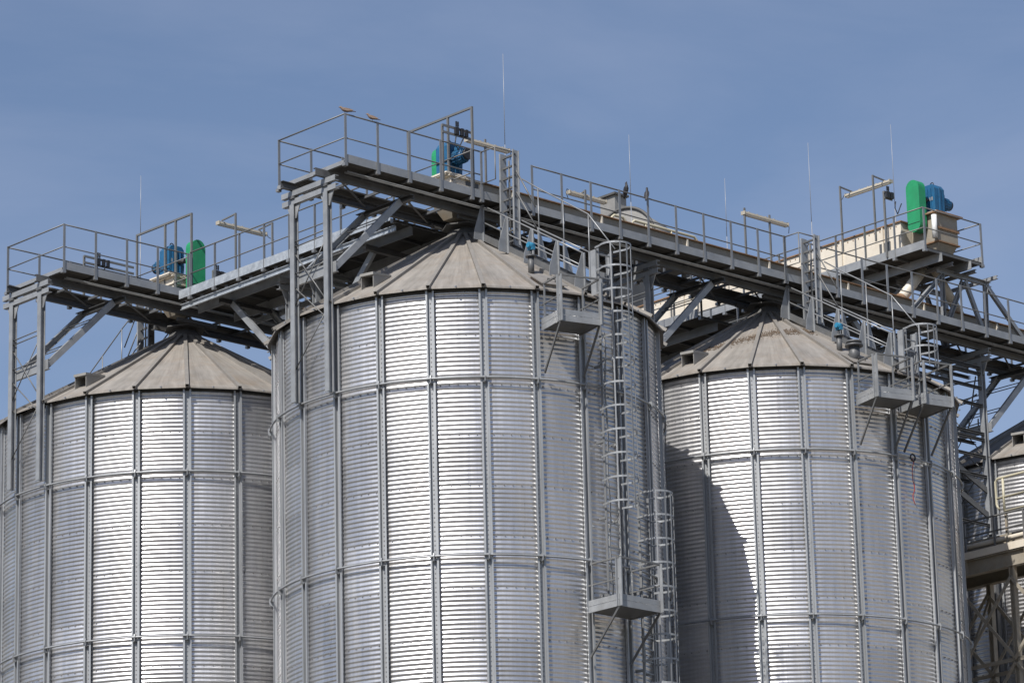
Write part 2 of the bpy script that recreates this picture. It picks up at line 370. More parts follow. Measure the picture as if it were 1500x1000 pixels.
def build_silo(org, label):
    t = thing('grain_silo', label, 'silo', org, group='corrugated grain silos'); ORG[t.name] = (0,0,0)
    def put(name, me, parent, k=0):
        o = bpy.data.objects.new(name, me); COL.objects.link(o); o.parent = parent
        o.rotation_euler = (0,0,radians(15*k + 7.5) if k is not None else 0); return o
    w = put('wall', wall_mesh(), t, None)
    sm, rm = stiffener_mesh(), rib_mesh()
    for k in range(24): put('stiffener', sm, t, k)
    rf = put('roof', roof_mesh(), t, None)
    for k in range(24): put('roof_rib', rm, rf, k)
    for zr in (Z1, Z2, 15.64):
        ring = put('wind_ring', MB().path([((RW+.145)*cos(2*pi*i/96), (RW+.145)*sin(2*pi*i/96), zr) for i in range(96)], .026, 8, True).mesh('wind_ring','galv'), t, None)
        cm = clamp_mesh(zr)
        for k in range(24): put('clamp', cm, ring, k)
    m = MB(); m.lathe([(.50,ZC-.13),(.50,ZC-.09),(.36,ZC+.12),(.30,ZC+.13),(.30,ZC+.2)], n=24)
    m.prism([(.56,0),(.28,.48),(-.28,.48),(-.56,0),(-.28,-.48),(.28,-.48)], 2, ZC+.2, ZC+.23)
    m.box((-.62,-.52,ZC+.235),(.62,-.44,ZC+.33)).box((-.62,.44,ZC+.235),(.62,.52,ZC+.33)); put('roof_cap', m.mesh('roof_cap','cap'), t, None)
    m = MB(); m.lathe([(RW+.03,ZE-.10),(RW+.03,ZE-.035),(RW+.0,ZE-.035)], n=48, cap=False); put('eave_flashing', m.mesh('eave_flashing','cap'), t, None)
    # dormer vent with an open face
    m = MB(); s = (ZC-.03-ZE)/(4.44)
    r0, r1, zt = 4.12, 3.0, ZE+.72
    def zr(r): return ZE + (4.80-r)*s - .03
    zt = zr(r0)+.36; wv = .17; t_ = .015
    for sgn in (-1,1): m.hexa([(r0,sgn*wv-t_/2,zr(r0)),(r0-.7,sgn*wv-t_/2,zr(r0-.7)),(r0-.7,sgn*wv+t_/2,zr(r0-.7)),(r0,sgn*wv+t_/2,zr(r0)),
                               (r0,sgn*wv-t_/2,zt),(r0-.7,sgn*wv-t_/2,zr(r0-.7)+.02),(r0-.7,sgn*wv+t_/2,zr(r0-.7)+.02),(r0,sgn*wv+t_/2,zt)])
    m.hexa([(r0+.03,-wv-.02,zt-.05),(r0-.72,-wv-.02,zr(r0-.72)+.0),(r0-.72,wv+.02,zr(r0-.72)+.0),(r0+.03,wv+.02,zt-.05),
            (r0+.03,-wv-.02,zt+.015),(r0-.72,-wv-.02,zr(r0-.72)+.04),(r0-.72,wv+.02,zr(r0-.72)+.04),(r0+.03,wv+.02,zt+.015)])
    v = bpy.data.objects.new('roof_vent', m.mesh('roof_vent','hood')); COL.objects.link(v); v.parent = t; v.rotation_euler = (0,0,radians(-166))
    return t
B0 = (0,0,0); A0 = (0,S2,0); C0 = (S1,0,0)
siloB = build_silo(B0, 'large corrugated grain silo in the middle with two caged ladders on its right side')
def scale_silo(org, s, label, dz=0):
    o = dup(siloB, (org[0],org[1],dz), 0, label); o.scale = (s,s,1); return o
SA, SCs = 1.041, 1.016
siloA = scale_silo(A0, SA, 'corrugated grain silo on the left with a green and blue drive unit above its roof')
siloC = scale_silo(C0, SCs, 'corrugated grain silo right of the middle one with a large curved shadow across its wall')
siloE = scale_silo((23.5,0,0), 1.02, 'farthest right silo mostly in shadow behind the pale yellow handrail')
# ================================================================ GANTRIES
def rail_run(t, pts, zf, zt, mids=(.5,), step=None, posts=True, name='handrail', r=.02, postw=.05):
    """posts at given points, a top rail and mid rail tubes"""
    n0 = zf
    if posts:
        for (u, v) in pts:
            part('post', MB().prism([(u-.035,v-.035),(u+.035,v-.035),(u+.035,v+.035),(u+.022,v+.035),(u+.022,v-.022),(u-.035,v-.022)], 2, n0-.02, zt+.01).box((u-.05,v-.05,n0-.03),(u+.05,v+.05,n0+.045)), 'tubing', t)
    part(name, MB().path([(u,v,zt) for u,v in pts], r, 8), 'rail', t)
    for m in mids:
        part('mid_rail', MB().path([(u,v,n0+.08+(zt-n0-.08)*m) for u,v in pts], r*.85, 8), 'rail', t)
ZF, ZT = 29.32, 30.58
def gantry_u(name, label, v0, u0, u1, dz, near_gaps=(), post0=-4.82, walk_near=(-1.2,-.36), walk_far=(.36,1.2), trough=None, far_to=None, toe_mat='galv'):
    t = thing(name, label, 'walkway', (u0, v0, ZF+dz))
    zf, zt = ZF+dz, ZT+dz
    # two main beams, cross joists, deck plates
    for s in (-1,1): part('main_beam', MB().chan((u0-.42, v0+s*.6, zf-.09),(u1, v0+s*.6, zf-.09), .09, .18, side=s), 'steel', t)
    i = 0; u = post0
    while u < u1:
        part('joist', MB().bar((u, v0-1.24, zf+.035),(u, v0+1.24, zf+.035), .05, .06), 'steel', t); u += .996
    for (a, b) in (walk_near, walk_far):
        m = MB(); u = u0
        while u < u1-.01:
            e = min(u+.996, u1); m.box((u+.004, v0+a, zf+.075),(e-.004, v0+b, zf+.115)); u += .996
        part('deck', m, 'deck', t)
    # toe boards
    part('toe_board', MB().box((u0, v0-1.235, zf+.07),(u1, v0-1.225, zf+.27)), toe_mat, t)
    part('toe_board', MB().box((u0, v0+1.225, zf+.07),(u1, v0+1.235, zf+.27)), toe_mat, t)
    part('end_channel', MB().chan((u0-.02, v0-1.22, zf+.06),(u0-.02, v0+1.22, zf+.06), .05, .1, side=1), 'galv', t)
    # railings
    P = []; k = 0
    while post0+.996*k < u1: P.append(post0+.996*k); k += 1
    segs = []; cur = []
    for u in P:
        if any(a < u < b for a, b in near_gaps):
            if cur: segs.append(cur); cur = []
            continue
        cur.append(u)
        for a, b in near_gaps:
            if u < a < u+.996: cur.append(a); segs.append(cur); cur = []
        for a, b in near_gaps:
            if u < b < u+.996: cur = [b]
    if cur: segs.append(cur)
    for sg in segs:
        if len(sg) > 1: rail_run(t, [(u, v0-1.22) for u in sg], zf, zt)
    rail_run(t, [(u, v0+1.22) for u in P if far_to is None or u < far_to], zf, zt)
    part('handrail', MB().tube((u0, v0-1.22, zt),(u0, v0+1.22, zt), .02), 'rail', t)
    part('mid_rail', MB().tube((u0, v0-1.22, zf+.67),(u0, v0+1.22, zf+.67), .017), 'rail', t)
    for dv in (-.95,-.86): part('conduit', MB().tube((u0+.3,v0+dv,zf-.03),(u1,v0+dv,zf-.03), .022, 6), 'galv', t)
    # diagonal wind braces under the deck
    for a in np.arange(u0+.4, u1-2, 2.0):
        part('wind_brace', MB().angle((a, v0-.55, zf-.15),(a+1.7, v0+.55, zf-.15), .05), 'steel', t)
    return t
G1 = gantry_u('walkway_gantry', 'long steel walkway gantry running over the middle and right silos', 0, -4.82, 27.0, 0,
              near_gaps=((-.52,.2),(S1-.52,S1+.2)))
VA = S2+.05
G2 = gantry_u('walkway_gantry', 'steel walkway gantry over the left silo ending in an overhanging railed platform', VA, -4.82, 13.0, .11,
              near_gaps=((-.75,1.35),))
# cross gantry from the left silo towards the middle one
def gantry_v(name, label, u0, hw, v0, v1, zf, zt, step, beams=(-.6,.6), first=None, end=True, toe='galv', deck=True, bm='galv'):
    """runs along v from v0 (near end) to v1"""
    t = thing(name, label, 'walkway', (u0, v0, zf))
    for b in beams: part('main_beam', MB().ibeam((u0+b, v0-.1, zf-.09),(u0+b, v1, zf-.09), .03, .24), 'galv', t)
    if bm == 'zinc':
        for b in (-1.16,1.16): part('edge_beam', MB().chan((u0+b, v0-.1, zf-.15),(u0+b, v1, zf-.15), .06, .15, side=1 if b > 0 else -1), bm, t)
        v = v0+.5
        while v < v1: part('packing_plate', MB().box((u0-1.15,v-.06,zf-.072),(u0-1.05,v+.06,zf+.004)), 'steel', t); v += 1.0
    v = v0 if first is None else first; P = []
    while v < v1: P.append(v); v += step
    for v in P: part('joist', MB().bar((u0-hw-.02, v, zf+.035),(u0+hw+.02, v, zf+.035), .05, .06), 'steel', t)
    m = MB(); v = v0
    while v < v1-.01:
        e = min(v+1, v1); m.box((u0-hw+.02, v+.004, zf+.075),(u0+hw-.02, e-.004, zf+.115)); v += 1
    part('deck', m, 'deck', t)
    for s in (-1,1):
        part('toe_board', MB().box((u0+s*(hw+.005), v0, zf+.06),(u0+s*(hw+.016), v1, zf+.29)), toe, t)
        rail_run(t, [(u0+s*hw, v) for v in P], zf, zt)
    if end:
        part('handrail', MB().tube((u0-hw, v0, zt),(u0+hw, v0, zt), .02), 'rail', t)
        part('mid_rail', MB().tube((u0-hw, v0, (zf+zt)/2+.05),(u0+hw, v0, (zf+zt)/2+.05), .017), 'rail', t)
    return t
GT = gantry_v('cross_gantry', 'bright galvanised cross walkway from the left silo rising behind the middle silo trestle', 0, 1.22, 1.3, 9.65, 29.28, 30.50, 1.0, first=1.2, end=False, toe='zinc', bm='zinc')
G3 = gantry_v('upper_gantry', 'upper walkway gantry under the large cream conveyor at the right', 16.94, 1.18, -1.2, 15.0, 31.33, 32.55, 1.075, beams=(-.6,.6))
GT2 = gantry_v('cross_gantry', 'dark cross walkway behind the right silo roof below the cream conveyor', S1, 1.22, 1.3, 9.65, 28.8, 30.0, 1.0, first=1.2, end=False)
# ---------------------------------------------------------------- trestles
def make_trestle(label, org, rot):
    """frame: silo centre is at local origin, trestle stands on the -x side"""
    t = thing('support_trestle', label, 'trestle', org, rot or 1e-9, group='gantry trestles on the silo rims'); ORG[t.name] = (0,0,0)
    u = -4.86
    def P(n, mb, m): return part(n, mb, m, t, local=True)
    for s in (-1,1):
        P('column', MB().ibeam((u, s*.61, 23.95),(u, s*.61, 28.80), .15, .15, t=.02, up=(1,0,0)).box((u-.078,s*.61-.07,23.95),(u-.070,s*.61+.07,28.5)), 'galv')
        m = MB(); m.prism([(s*.61-.09,28.45),(s*.61+.09,28.45),(s*.61+.24,28.78),(s*.61-.24,28.78)], 0, u-.012, u+.012); P('gusset_plate', m, 'galv')
        P('strut', MB().chan((-4.72, s*.64, 26.95),(-2.62, s*.64, 29.02), .09, .16, side=s), 'galv')
    P('cap_beam', MB().chan((u,-.98,28.86),(u,.98,28.86), .12, .13, side=1), 'galv')
    P('cap_beam', MB().chan((u-.02,-.98,29.06),(u-.02,.98,29.06), .12, .13, side=1), 'galv')
    P('bearing_plate', MB().box((u-.1,-.7,28.925),(u+.1,-.5,28.995)).box((u-.1,.5,28.925),(u+.1,.7,28.995)), 'steel')
    P('bracket_beam', MB().chan((-4.74,-.80,26.96),(-4.74,.80,26.96), .08, .26, side=1), 'galv')
    P('head_beam', MB().chan((-2.55,-1.0,29.06),(-2.55,1.0,29.06), .12, .13, side=-1), 'steel')
    for z in (27.90,27.78,27.12): P('tie_rod', MB().tube((u,-.6,z),(u,.6,z-.03), .016, 6), 'rail')
    for a, b in (((-.6,27.75),(.6,26.3)), ((.6,27.6),(-.6,26.1)), ((.6,26.75),(-.6,25.7)), ((-.6,26.0),(.6,24.75))):
        P('tie_rod', MB().tube((u,a[0],a[1]),(u,b[0],b[1]), .015, 6), 'rail')
    for f in (.3,.36,.72,.78):
        x, z = -4.72+2.1*f, 26.95+2.07*f; P('tie_rod', MB().tube((x,-.62,z),(x,.62,z), .014, 6), 'rail')
    return t
TB = make_trestle('tall galvanised trestle under the raised left end of the middle gantry', (0,0,0), 0)
def trestle(org, rot, s, label, dz=0):
    o = dup(TB, (org[0],org[1],dz), rot, label); return o
def toff(c, s): return c
d_ = RW*(SA-1)
trestle((-d_, VA, 0), 0, SA, 'tall galvanised trestle under the overhanging end of the left gantry', .11)
trestle((S1-RW*(SCs-1), 0, 0), 0, SCs, 'trestle in the gap between the middle silo and the right silo')
trestle((0, 0, 0), -pi/2, 1, 'trestle behind the middle silo carrying the cross walkway', -.04)
trestle((0, S2-d_, 0), pi/2, SA, 'trestle between the left and middle silos with a pale diagonal strut', -.04)
trestle((S1+.07, 0, 0), pi, SCs, 'dark trestle behind the right shoulder of the right silo')
trestle((23.37, 0, 0), 0, 1.02, 'slim trestle at the far right with a diagonal strut leaving the frame')
# ================================================================ CONVEYORS
def trough_u(label, v0, u0, u1, z0, z1, hw=.3):
    t = thing('drag_conveyor', label, 'conveyor', (u0, v0, z0))
    part('casing', MB().box((u0,v0-hw,z0),(u1,v0+hw,z1)), 'beige', t)
    part('lid', MB().box((u0-.01,v0-hw-.06,z1+.003),(u1,v0+hw+.06,z1+.03)), 'rust', t)
    part('flange', MB().box((u0,v0-hw-.05,z0+.02),(u1,v0-hw-.003,z0+.05)), 'beige', t)
    u = u0+1.3
    while u < u1:
        part('joint_flange', MB().box((u-.025,v0-hw-.055,z0+.055),(u+.025,v0-hw-.002,z1-.002)), 'cream', t); part('joint_flange', MB().box((u-.025,v0+hw+.002,z0+.055),(u+.025,v0+hw+.055,z1-.002)), 'cream', t); u += 3.05
    return t
K1 = trough_u('long beige drag conveyor with rusty lid edge above the middle and right silos', 0, .05, 26.5, 29.62, 30.19)
K2 = trough_u('beige drag conveyor on the left gantry seen under the cross walkway', VA, .35, 13, 29.70, 30.28)
# cream conveyor at right, along v
t = thing('drag_conveyor', 'tall cream panelled conveyor on the upper gantry at the right', 'conveyor', (16.94, -.2, 31.5)); K3 = t
part('casing', MB().box((16.62,.35,31.50),(17.26,15,32.70)), 'cream', t)
part('lid', MB().box((16.57,.30,32.703),(17.31,15,32.735)), 'rust', t)
v = 1.0
while v < 15:
    part('joint_flange', MB().box((16.565,v-.025,31.5),(16.618,v+.025,32.69)), 'cream', t); v += 1.55
mb = MB()
for i in range(70):
    mb.box((16.608,.5+i*.2,32.60),(16.618,.53+i*.2,32.63)); mb.box((16.608,.5+i*.2,31.72),(16.618,.53+i*.2,31.75))
part('flange_bolt', mb, 'rust', t)['kind'] = 'stuff'
part('inspection_hatch', MB().box((16.60,.75,31.85),(16.617,1.15,32.25)), 'steel', t)
# ================================================================ DRIVE UNITS
def stad(cx, cz, w, h, n=10):
    r = w/2; P = []
    for i in range(n+1): a = pi*i/n; P.append((cx+r*cos(a), cz+h/2-r+r*sin(a)))
    for i in range(n+1): a = pi+pi*i/n; P.append((cx+r*cos(a), cz-h/2+r+r*sin(a)))
    return P
def gearbox(mb, c, s=1.):
    """chunky cast gearbox with ribs, bolted foot and bearing cover, axis along y (local)"""
    x,y,z = c
    mb.prism([(x-.24,z-.40),(x+.24,z-.40),(x+.26,z-.1),(x+.25,z+.33),(x+.17,z+.42),(x-.16,z+.42),(x-.25,z+.30)], 1, y-.2, y+.2)
    mb.prism([(x-.30,z-.44),(x+.30,z-.44),(x+.30,z-.402),(x-.30,z-.402)], 1, y-.25, y+.25)
    for k in (-.12,.0,.12): mb.box((x+k-.012,y-.225,z-.38),(x+k+.012,y+.225,z+.30))
    mb.box((x-.27,y-.03,z-.35),(x+.275,y+.03,z+.32))
def drive(name, label, org, rot, flip=1, g=(.24,.50), gx=.02, head=True):
    """local frame: conveyor runs along +x, shaft along y, guard on the y = -flip side"""
    t = thing(name, label, 'drive unit', org, rot or 1e-9, group='conveyor drive units'); ORG[t.name] = (0,0,0)
    def P(n, mb, m, par=None): return part(n, mb, m, par or t, local=True)
    f = flip
    if head:
     h = P('head_box', MB().box((-.42,-.42,.06),(.55,.42,.50)).box((-.50,-.48,.50),(.62,.48,.53)).box((-.46,-.46,.30),(.58,.46,.335)), 'cream')
     P('cover_plate', MB().box((-.35,-.428,.09),(.0,-.422,.26)).box((.06,-.428,.36),(.48,-.422,.48)), 'steel', h)
    hp = MB(); n = 0
    hp.v += [Vector(p) for p in ((-.42,-.40,.06),(.50,-.40,.06),(.50,.40,.06),(-.42,.40,.06),(-.16,-.16,-.44),(.2,-.16,-.44),(.2,.16,-.44),(-.16,.16,-.44))]
    for q in ((0,1,5,4),(1,2,6,5),(2,3,7,6),(3,0,4,7),(0,3,2,1),(4,5,6,7)): hp.face([n+i for i in q])
    if head: P('hopper', hp, 'beige')
    P('base_plate', MB().box((-.58,-.44,.56),(.30,.40,.60)).box((-.56,-.4,.532),(-.46,.36,.56)).box((.18,-.4,.532),(.28,.36,.56)), 'cream')
    gb = MB(); gearbox(gb, (-.12, .04*f, 1.05)); gx_ = P('gearbox', gb, 'blue')
    eye = [(-.12+.06*cos(2*pi*i/14), .04*f, 1.53+.06*sin(2*pi*i/14)) for i in range(14)]
    P('lifting_eye', MB().path(eye, .014, 6, True), 'black', gx_)
    mt = MB(); mt.tube((-.12,.25*f,1.05),(-.12,.62*f,1.05), .165, 18).tube((-.12,.62*f,1.05),(-.12,.68*f,1.05), .15, 18)
    for i in range(16):
        a = 2*pi*i/16; mt.bar((-.12+.17*cos(a),.27*f,1.05+.17*sin(a)),(-.12+.17*cos(a),.6*f,1.05+.17*sin(a)), .012, .03)
    bt = MB()
    for x in (-.30,-.12,.06):
        for y in (-.16,.24): bt.tube((x+.0,y*f,.60),(x,y*f,.645), .022, 6)
    P('foot_bolt', bt, 'bolt', gx_)['kind'] = 'stuff'
    P('rating_plate', MB().box((-.30,-.172*f+.0,1.0),(-.18,-.168*f+.0,1.1)), 'rod', gx_)
    mo = P('motor', mt, 'blue'); P('fan_cover', MB().tube((-.12,.685*f,1.05),(-.12,.74*f,1.05), .14, 18), 'black', mo)
    P('terminal_box', MB().box((-.2,.32*f,1.22),(-.04,.46*f,1.30)), 'blue', mo)
    gd = MB(); a, b = sorted((-g[0]*f, -g[1]*f)); gd.prism(stad(gx,.77,.46,1.50), 1, a, b); gu = P('belt_guard', gd, 'green')
    a, b = sorted((-g[1]*f-.002*f, -g[1]*f-.008*f))
    P('guard_seam', MB().box((gx-.225,a,.27),(gx+.225,b,.282)), 'black', gu)
    P('shaft', MB().tube((gx,-g[0]*f+.01,1.02),(-.12,.1*f,1.05), .06, 10), 'black', gu)
    P('belt_tensioner', MB().tube((.12,.1*f,.6),(.12,.1*f,.92), .03, 8).tube((.12,.1*f,.86),(.12,.1*f,.92), .055, 8), 'cream')
    return t
drvB = drive('drive_unit', 'blue geared motor with its green guard on the far side above the middle silo', (-.35,0,29.62), 0, flip=-1)
drvA = drive('drive_unit', 'blue geared motor with a green rounded belt guard facing forward above the left silo', (-.25,VA,29.80), 0, flip=1, g=(.57,.82), gx=.10)
# (.02,.70) guard centre
drvC = drive('drive_unit', 'blue geared motor and tall green belt guard on a beige box high at the right', (17.42,-.02,32.30), pi/2, flip=-1, g=(.46,.74), gx=-.06, head=False)
# larger discharge box under the right-hand drive
t = thing('discharge_box', 'weathered beige discharge hopper box below the right hand drive unit', 'hopper', (17.45,-.15,31.5))
part('box', MB().box((17.02,-.62,32.02),(17.86,.30,32.80)), 'beige', t)
part('flange', MB().box((16.9,-.74,32.803),(17.98,.34,32.84)), 'rust', t)
part('flange', MB().box((16.98,-.66,32.36),(17.90,-.622,32.42)).box((16.98,-.66,31.98),(17.90,.33,32.017)), 'rust', t)
hp = MB(); n = 0
hp.v += [Vector(p) for p in ((17.05,-.60,31.978),(17.83,-.60,31.978),(17.83,.28,31.978),(17.05,.28,31.978),(17.2,-.35,31.47),(17.65,-.35,31.47),(17.65,.1,31.47),(17.2,.1,31.47))]
for q in ((0,1,5,4),(1,2,6,5),(2,3,7,6),(3,0,4,7),(0,3,2,1),(4,5,6,7)): hp.face(q)
part('hopper', hp, 'beige', t)
part('vent_pipe', MB().tube((16.90,-.62,32.06),(16.90,-.62,32.72), .075, 14), 'white', t)
t = thing('spout_pipes', 'two pale spout pipes splaying down from the right hand discharge hopper onto the gantry conveyor', 'pipe', (17.3,0,30.2))
part('pipe', MB().tube((17.12,0,31.42),(15.98,-.02,30.22), .15, 16), 'cream', t); part('pipe', MB().tube((17.35,-.1,31.45),(18.5,-.05,30.2), .13, 16), 'cream', t)
part('collar', MB().tube((17.02,0,31.315),(17.09,0,31.388), .18, 16), 'steel', t); part('collar', MB().tube((16.06,-.02,30.304),(16.0,-.02,30.24), .18, 16), 'rust', t)
# frame that carries the head of the upper gantry
t = thing('head_frame', 'galvanised truss frame standing on the right gantry below the upper conveyor head', 'steel frame', (17.9,0,29.5))
for v in (-.72,.72):
    for a, b in (((16.93,29.45),(16.98,31.05)),((18.72,29.45),(18.78,31.05)),((15.7,29.8),(17.0,31.0)),((20.35,29.7),(18.8,31.05)),((17.08,29.6),(17.85,31.0)),((18.62,29.6),(17.93,31.0))):
        part('leg', MB().chan((a[0],v,a[1]),(b[0],v,b[1]), .09, .12, side=1 if v < 0 else -1), 'galv', t)
    part('top_chord', MB().chan((16.8,v,31.09),(19.0,v,31.09), .09, .14, side=1), 'galv', t)
for u in (16.95,17.9,18.8): part('cross_beam', MB().chan((u,-1.15,31.17+.02*(u<17)),(u,.9,31.17+.02*(u<17)), .07, .1), 'galv', t)
# ================================================================ ACCESS LADDERS, ROOF STAIRS
def ladder_access(label, org):
    t = thing('access_ladder', label, 'ladder', org, group='short ladders from roof to gantry')
    u, v = org[0], org[1]
    for dv in (-1.30,-1.76): part('stile', MB().chan((u+.12, v+dv, 28.2),(u+.14, v+dv, 30.62), .05, .2, side=1 if dv > -1.5 else -1, up=(1,0,0)), 'galv', t)
    z = 28.35
    while z < 30.65: part('rung', MB().bar((u+.13,v-1.30,z),(u+.13,v-1.76,z), .05, .045), 'steel', t); z += .27
    part('brace', MB().tube((u+.15,v-1.76,30.1),(u+.25,v-2.3,29.05), .018, 6).tube((u+.15,v-1.76,29.55),(u+.25,v-2.3,28.55), .018, 6), 'rail', t)
    part('side_rail', MB().path([(u-.52,v-1.22,30.56),(u-.52,v-1.74,30.56),(u+.1,v-1.74,30.56)], .017, 6), 'rail', t); part('side_rail', MB().path([(u-.52,v-1.22,29.75),(u-.52,v-1.74,29.75),(u-.52,v-1.74,30.56)], .017, 6), 'rail', t)
    part('fall_rail', MB().tube((u+.13,v-1.53,28.2),(u+.13,v-1.53,30.4), .025, 6), 'rail', t)
    return t
lad = ladder_access('upright ladder from the middle silo roof up to the gantry rail', (0,0,0))
dup(lad, C0, 0, 'upright ladder from the right silo roof up to the gantry rail')
dup(lad, A0, pi, 'dark upright ladder rising behind the left silo roof')
SL = (ZC-.05-(ZE-.02))/(4.80-.36)
def roofz(r): return ZE-.02+(4.80-r)*SL
def roof_stair(label, org):
    t = thing('roof_stair', label, 'stairs', org, group='stairs up the silo roofs'); u0, v0 = org[0], org[1]
    r0, r1 = .95, 4.55
    for s in (-1,1): part('stringer', MB().bar((u0+s*.27, v0-r0, roofz(r0)+.12),(u0+s*.27, v0-r1, roofz(r1)+.12), .03, .16), 'steel', t)
    r = r0+.1
    while r < r1: part('tread', MB().box((u0-.25, v0-r-.13, roofz(r)+.07),(u0+.25, v0-r+.10, roofz(r)+.11)).box((u0-.25,v0-r-.13,roofz(r)-.06),(u0+.25,v0-r-.115,roofz(r)+.068)), 'steel', t); r += .27
    for s, start in ((-1,1.0),(1,1.45)):
        pts = []
        r = start
        while r < r1+.05:
            z = roofz(r); x = u0+s*.29
            big = r > 4.2
            h = .92
            m = MB(); w = .30 if not big else .32
            m.prism([(x, z+.02),(x+s*w, z+.02),(x+s*w*.92, z+.25),(x+s*.05, z+h),(x, z+h)], 1, v0-r-.006, v0-r+.006)
            m.box((x-.02,v0-r-.05,z+.0),(x+.012,v0-r-.007,z+h))
            part('gusset_post', m, 'galv', t); pts.append((x, v0-r, z+h)); r += .86
        part('handrail', MB().path(pts, .018, 8), 'tubing', t)
        part('mid_rail', MB().path([(a,b,c-.42) for a,b,c in pts], .016, 8), 'tubing', t)
    # tall end posts at the eave
    for s in (-1,1): part('end_post', MB().chan((u0+s*.25, v0-4.74, ZE+.02),(u0+s*.25, v0-4.74, ZE+1.12), .05, .17, side=s, up=(0,1,0)), 'galv', t)
    # high guard rail on the far side
    P = [(u0+.30,v0-1.8,29.9),(u0+.34,v0-2.3,29.55),(u0+.34,v0-3.15,29.0),(u0+.34,v0-4.0,28.45),(u0+.30,v0-4.9,27.35)]
    part('guard_rail', MB().path(P, .017, 8), 'tubing', t)
    for p in P[1:4]: part('guard_post', MB().tube((p[0],p[1],p[2]),(p[0],p[1],roofz(-(p[1]-v0))+.5), .016, 6), 'tubing', t)
    return t
stB = roof_stair('grey roof stair with gusseted posts down the right slope of the middle silo', (0,0,0))
dup(stB, (S1,-.05,0), 0, 'grey roof stair with gusseted posts down the right slope of the right silo')
dup(stB, A0, pi, 'roof stair behind the left silo roof with its handrail against the sky')
# ================================================================ PLATFORMS
def platform(label, org, ang, z, r0=RW+.06, dep=.90, t0=-.45, t1=.58, railh=1.10, open_side=None):
    """local frame: x radial outwards, y tangential"""
    t = thing('service_platform', label, 'platform', org, radians(ang), group='bracketed service platforms'); ORG[t.name] = (0,0,0)
    def P(n, mb, m): return part(n, mb, m, t, local=True)
    a, b = r0, r0+dep
    P('floor', MB().box((a, t0, z+.02),(b-.01, t1, z+.05)), 'steel')
    P('edge_channel', MB().box((b, t0, z),(b+.012, t1, z+.14)), 'galv')
    for y in (t0,t1): P('edge_channel', MB().box((a, y-.012 if y == t0 else y, z),(b-.0, y if y == t0 else y+.012, z+.14)), 'galv')
    P('toe_board', MB().box((b+.002, t0, z+.15),(b+.012, t1, z+.28)), 'galv')
    for y in (t0,t1): P('toe_board', MB().box((a, y-.010 if y == t0 else y, z+.15),(b, y if y == t0 else y+.010, z+.28)), 'galv')
    for y in (t0+.01,t1-.01):
        P('corner_post', MB().angle((b+.015, y, z+.0),(b+.015, y, z+railh), .09, t=.012, up=(1,0,0)) if y > 0 else MB().bar((b+.02,y,z),(b+.02,y,z+railh), .02, .12, up=(1,0,0)).bar((b-.04,y-.02,z),(b-.04,y-.02,z+railh), .10, .02, up=(1,0,0)), 'galv')
        P('wall_post', MB().bar((a+.14,y,z+.1),(a+.14,y,z+railh-.02), .035, .035), 'tubing')
        P('handrail', MB().bar((a+.14,y,z+railh),(b+.02,y,z+railh), .04, .04), 'rail'); P('mid_rail', MB().bar((a+.0,y,z+railh*.56),(b+.0,y,z+railh*.56), .03, .03), 'rail')
        P('knee_brace', MB().bar((b-.02,y,z-.01),(RW+.12,y,z-1.02), .035, .05), 'steel')
    P('handrail', MB().bar((b+.02,t0,z+railh),(b+.02,t1,z+railh), .04, .04), 'rail')
    return t
plB = platform('service platform bracketed to the upper right side of the middle silo below its eave', (0,0,0), -105, 25.12)
dup(plB, (S1,0,0), radians(-105), 'left one of the paired service platforms on the right silo', (SCs,SCs,1))
platform('right one of the paired service platforms on the right silo', (S1,0,0), -102.5, 25.1, r0=4.42, dep=1.22, t0=.70, t1=1.56)
plL = platform('lower landing platform with stained edge between the two caged ladders of the middle silo', (0,0,0), -90, 18.55, r0=RW+.12, dep=1.0, t0=-.74, t1=.55, railh=1.12)
# ================================================================ CAGED LADDERS
def caged_ladder(label, org, ang, zlo, zhi, cage_lo, flare=True):
    t = thing('caged_ladder', label, 'ladder', org, radians(ang), group='caged wall ladders'); ORG[t.name] = (0,0,0)
    def P(n, mb, m, par=None): return part(n, mb, m, par or t, local=True)
    r = RW+.24
    for y in (-.21,.21): P('stile', MB().bar((r,y,zlo),(r,y,zhi), .06, .024, up=(0,1,0)), 'tubing')
    z = zlo+.15
    while z < zhi: P('rung', MB().bar((r,-.21,z),(r,.21,z), .032, .032), 'tubing'); z += .28
    c = P('safety_cage', None or MB().box((r+.74,-.02,cage_lo),(r+.75,.02,zhi)), 'tubing')
    for a in (-62,-28,28,62): P('cage_strap', MB().bar((r+.36+.385*cos(radians(a)), .37*sin(radians(a)), cage_lo),(r+.36+.385*cos(radians(a)), .37*sin(radians(a)), zhi), .03, .012, up=(cos(radians(a)),sin(radians(a)),0)), 'tubing', c)
    z = zhi
    while z > cage_lo-.01:
        pts = [(r,-.30,z)]+[(r+.36+.38*cos(radians(a)), .375*sin(radians(a)), z) for a in range(-120,121,15)]+[(r,.30,z)]
        m = MB()
        for p, q in zip(pts, pts[1:]): m.bar(p, q, .012, .045)
        P('hoop', m, 'galv', c); z -= .56
    z = zlo+.4
    while z < zhi-1: P('standoff', MB().box((RW+.02,-.24,z),(r,-.2,z+.06)), 'tubing'); P('standoff', MB().box((RW+.02,.2,z),(r,.24,z+.06)), 'tubing'); z += 1.8
    P('cable_run', MB().path([(RW+.12,.02+.03*sin(i*1.7),zlo+.2+i*.5) for i in range(int((zhi-zlo-1.2)/.5))], .022, 6), 'tubing')
    return t
caged_ladder('upper caged ladder on the middle silo from the roof eave to the lower landing', (0,0,0), -90, 18.6, 27.28, 20.95)
caged_ladder('lower caged ladder right of the landing on the middle silo', (0,0,0), -76.5, 8., 21.55, 11)
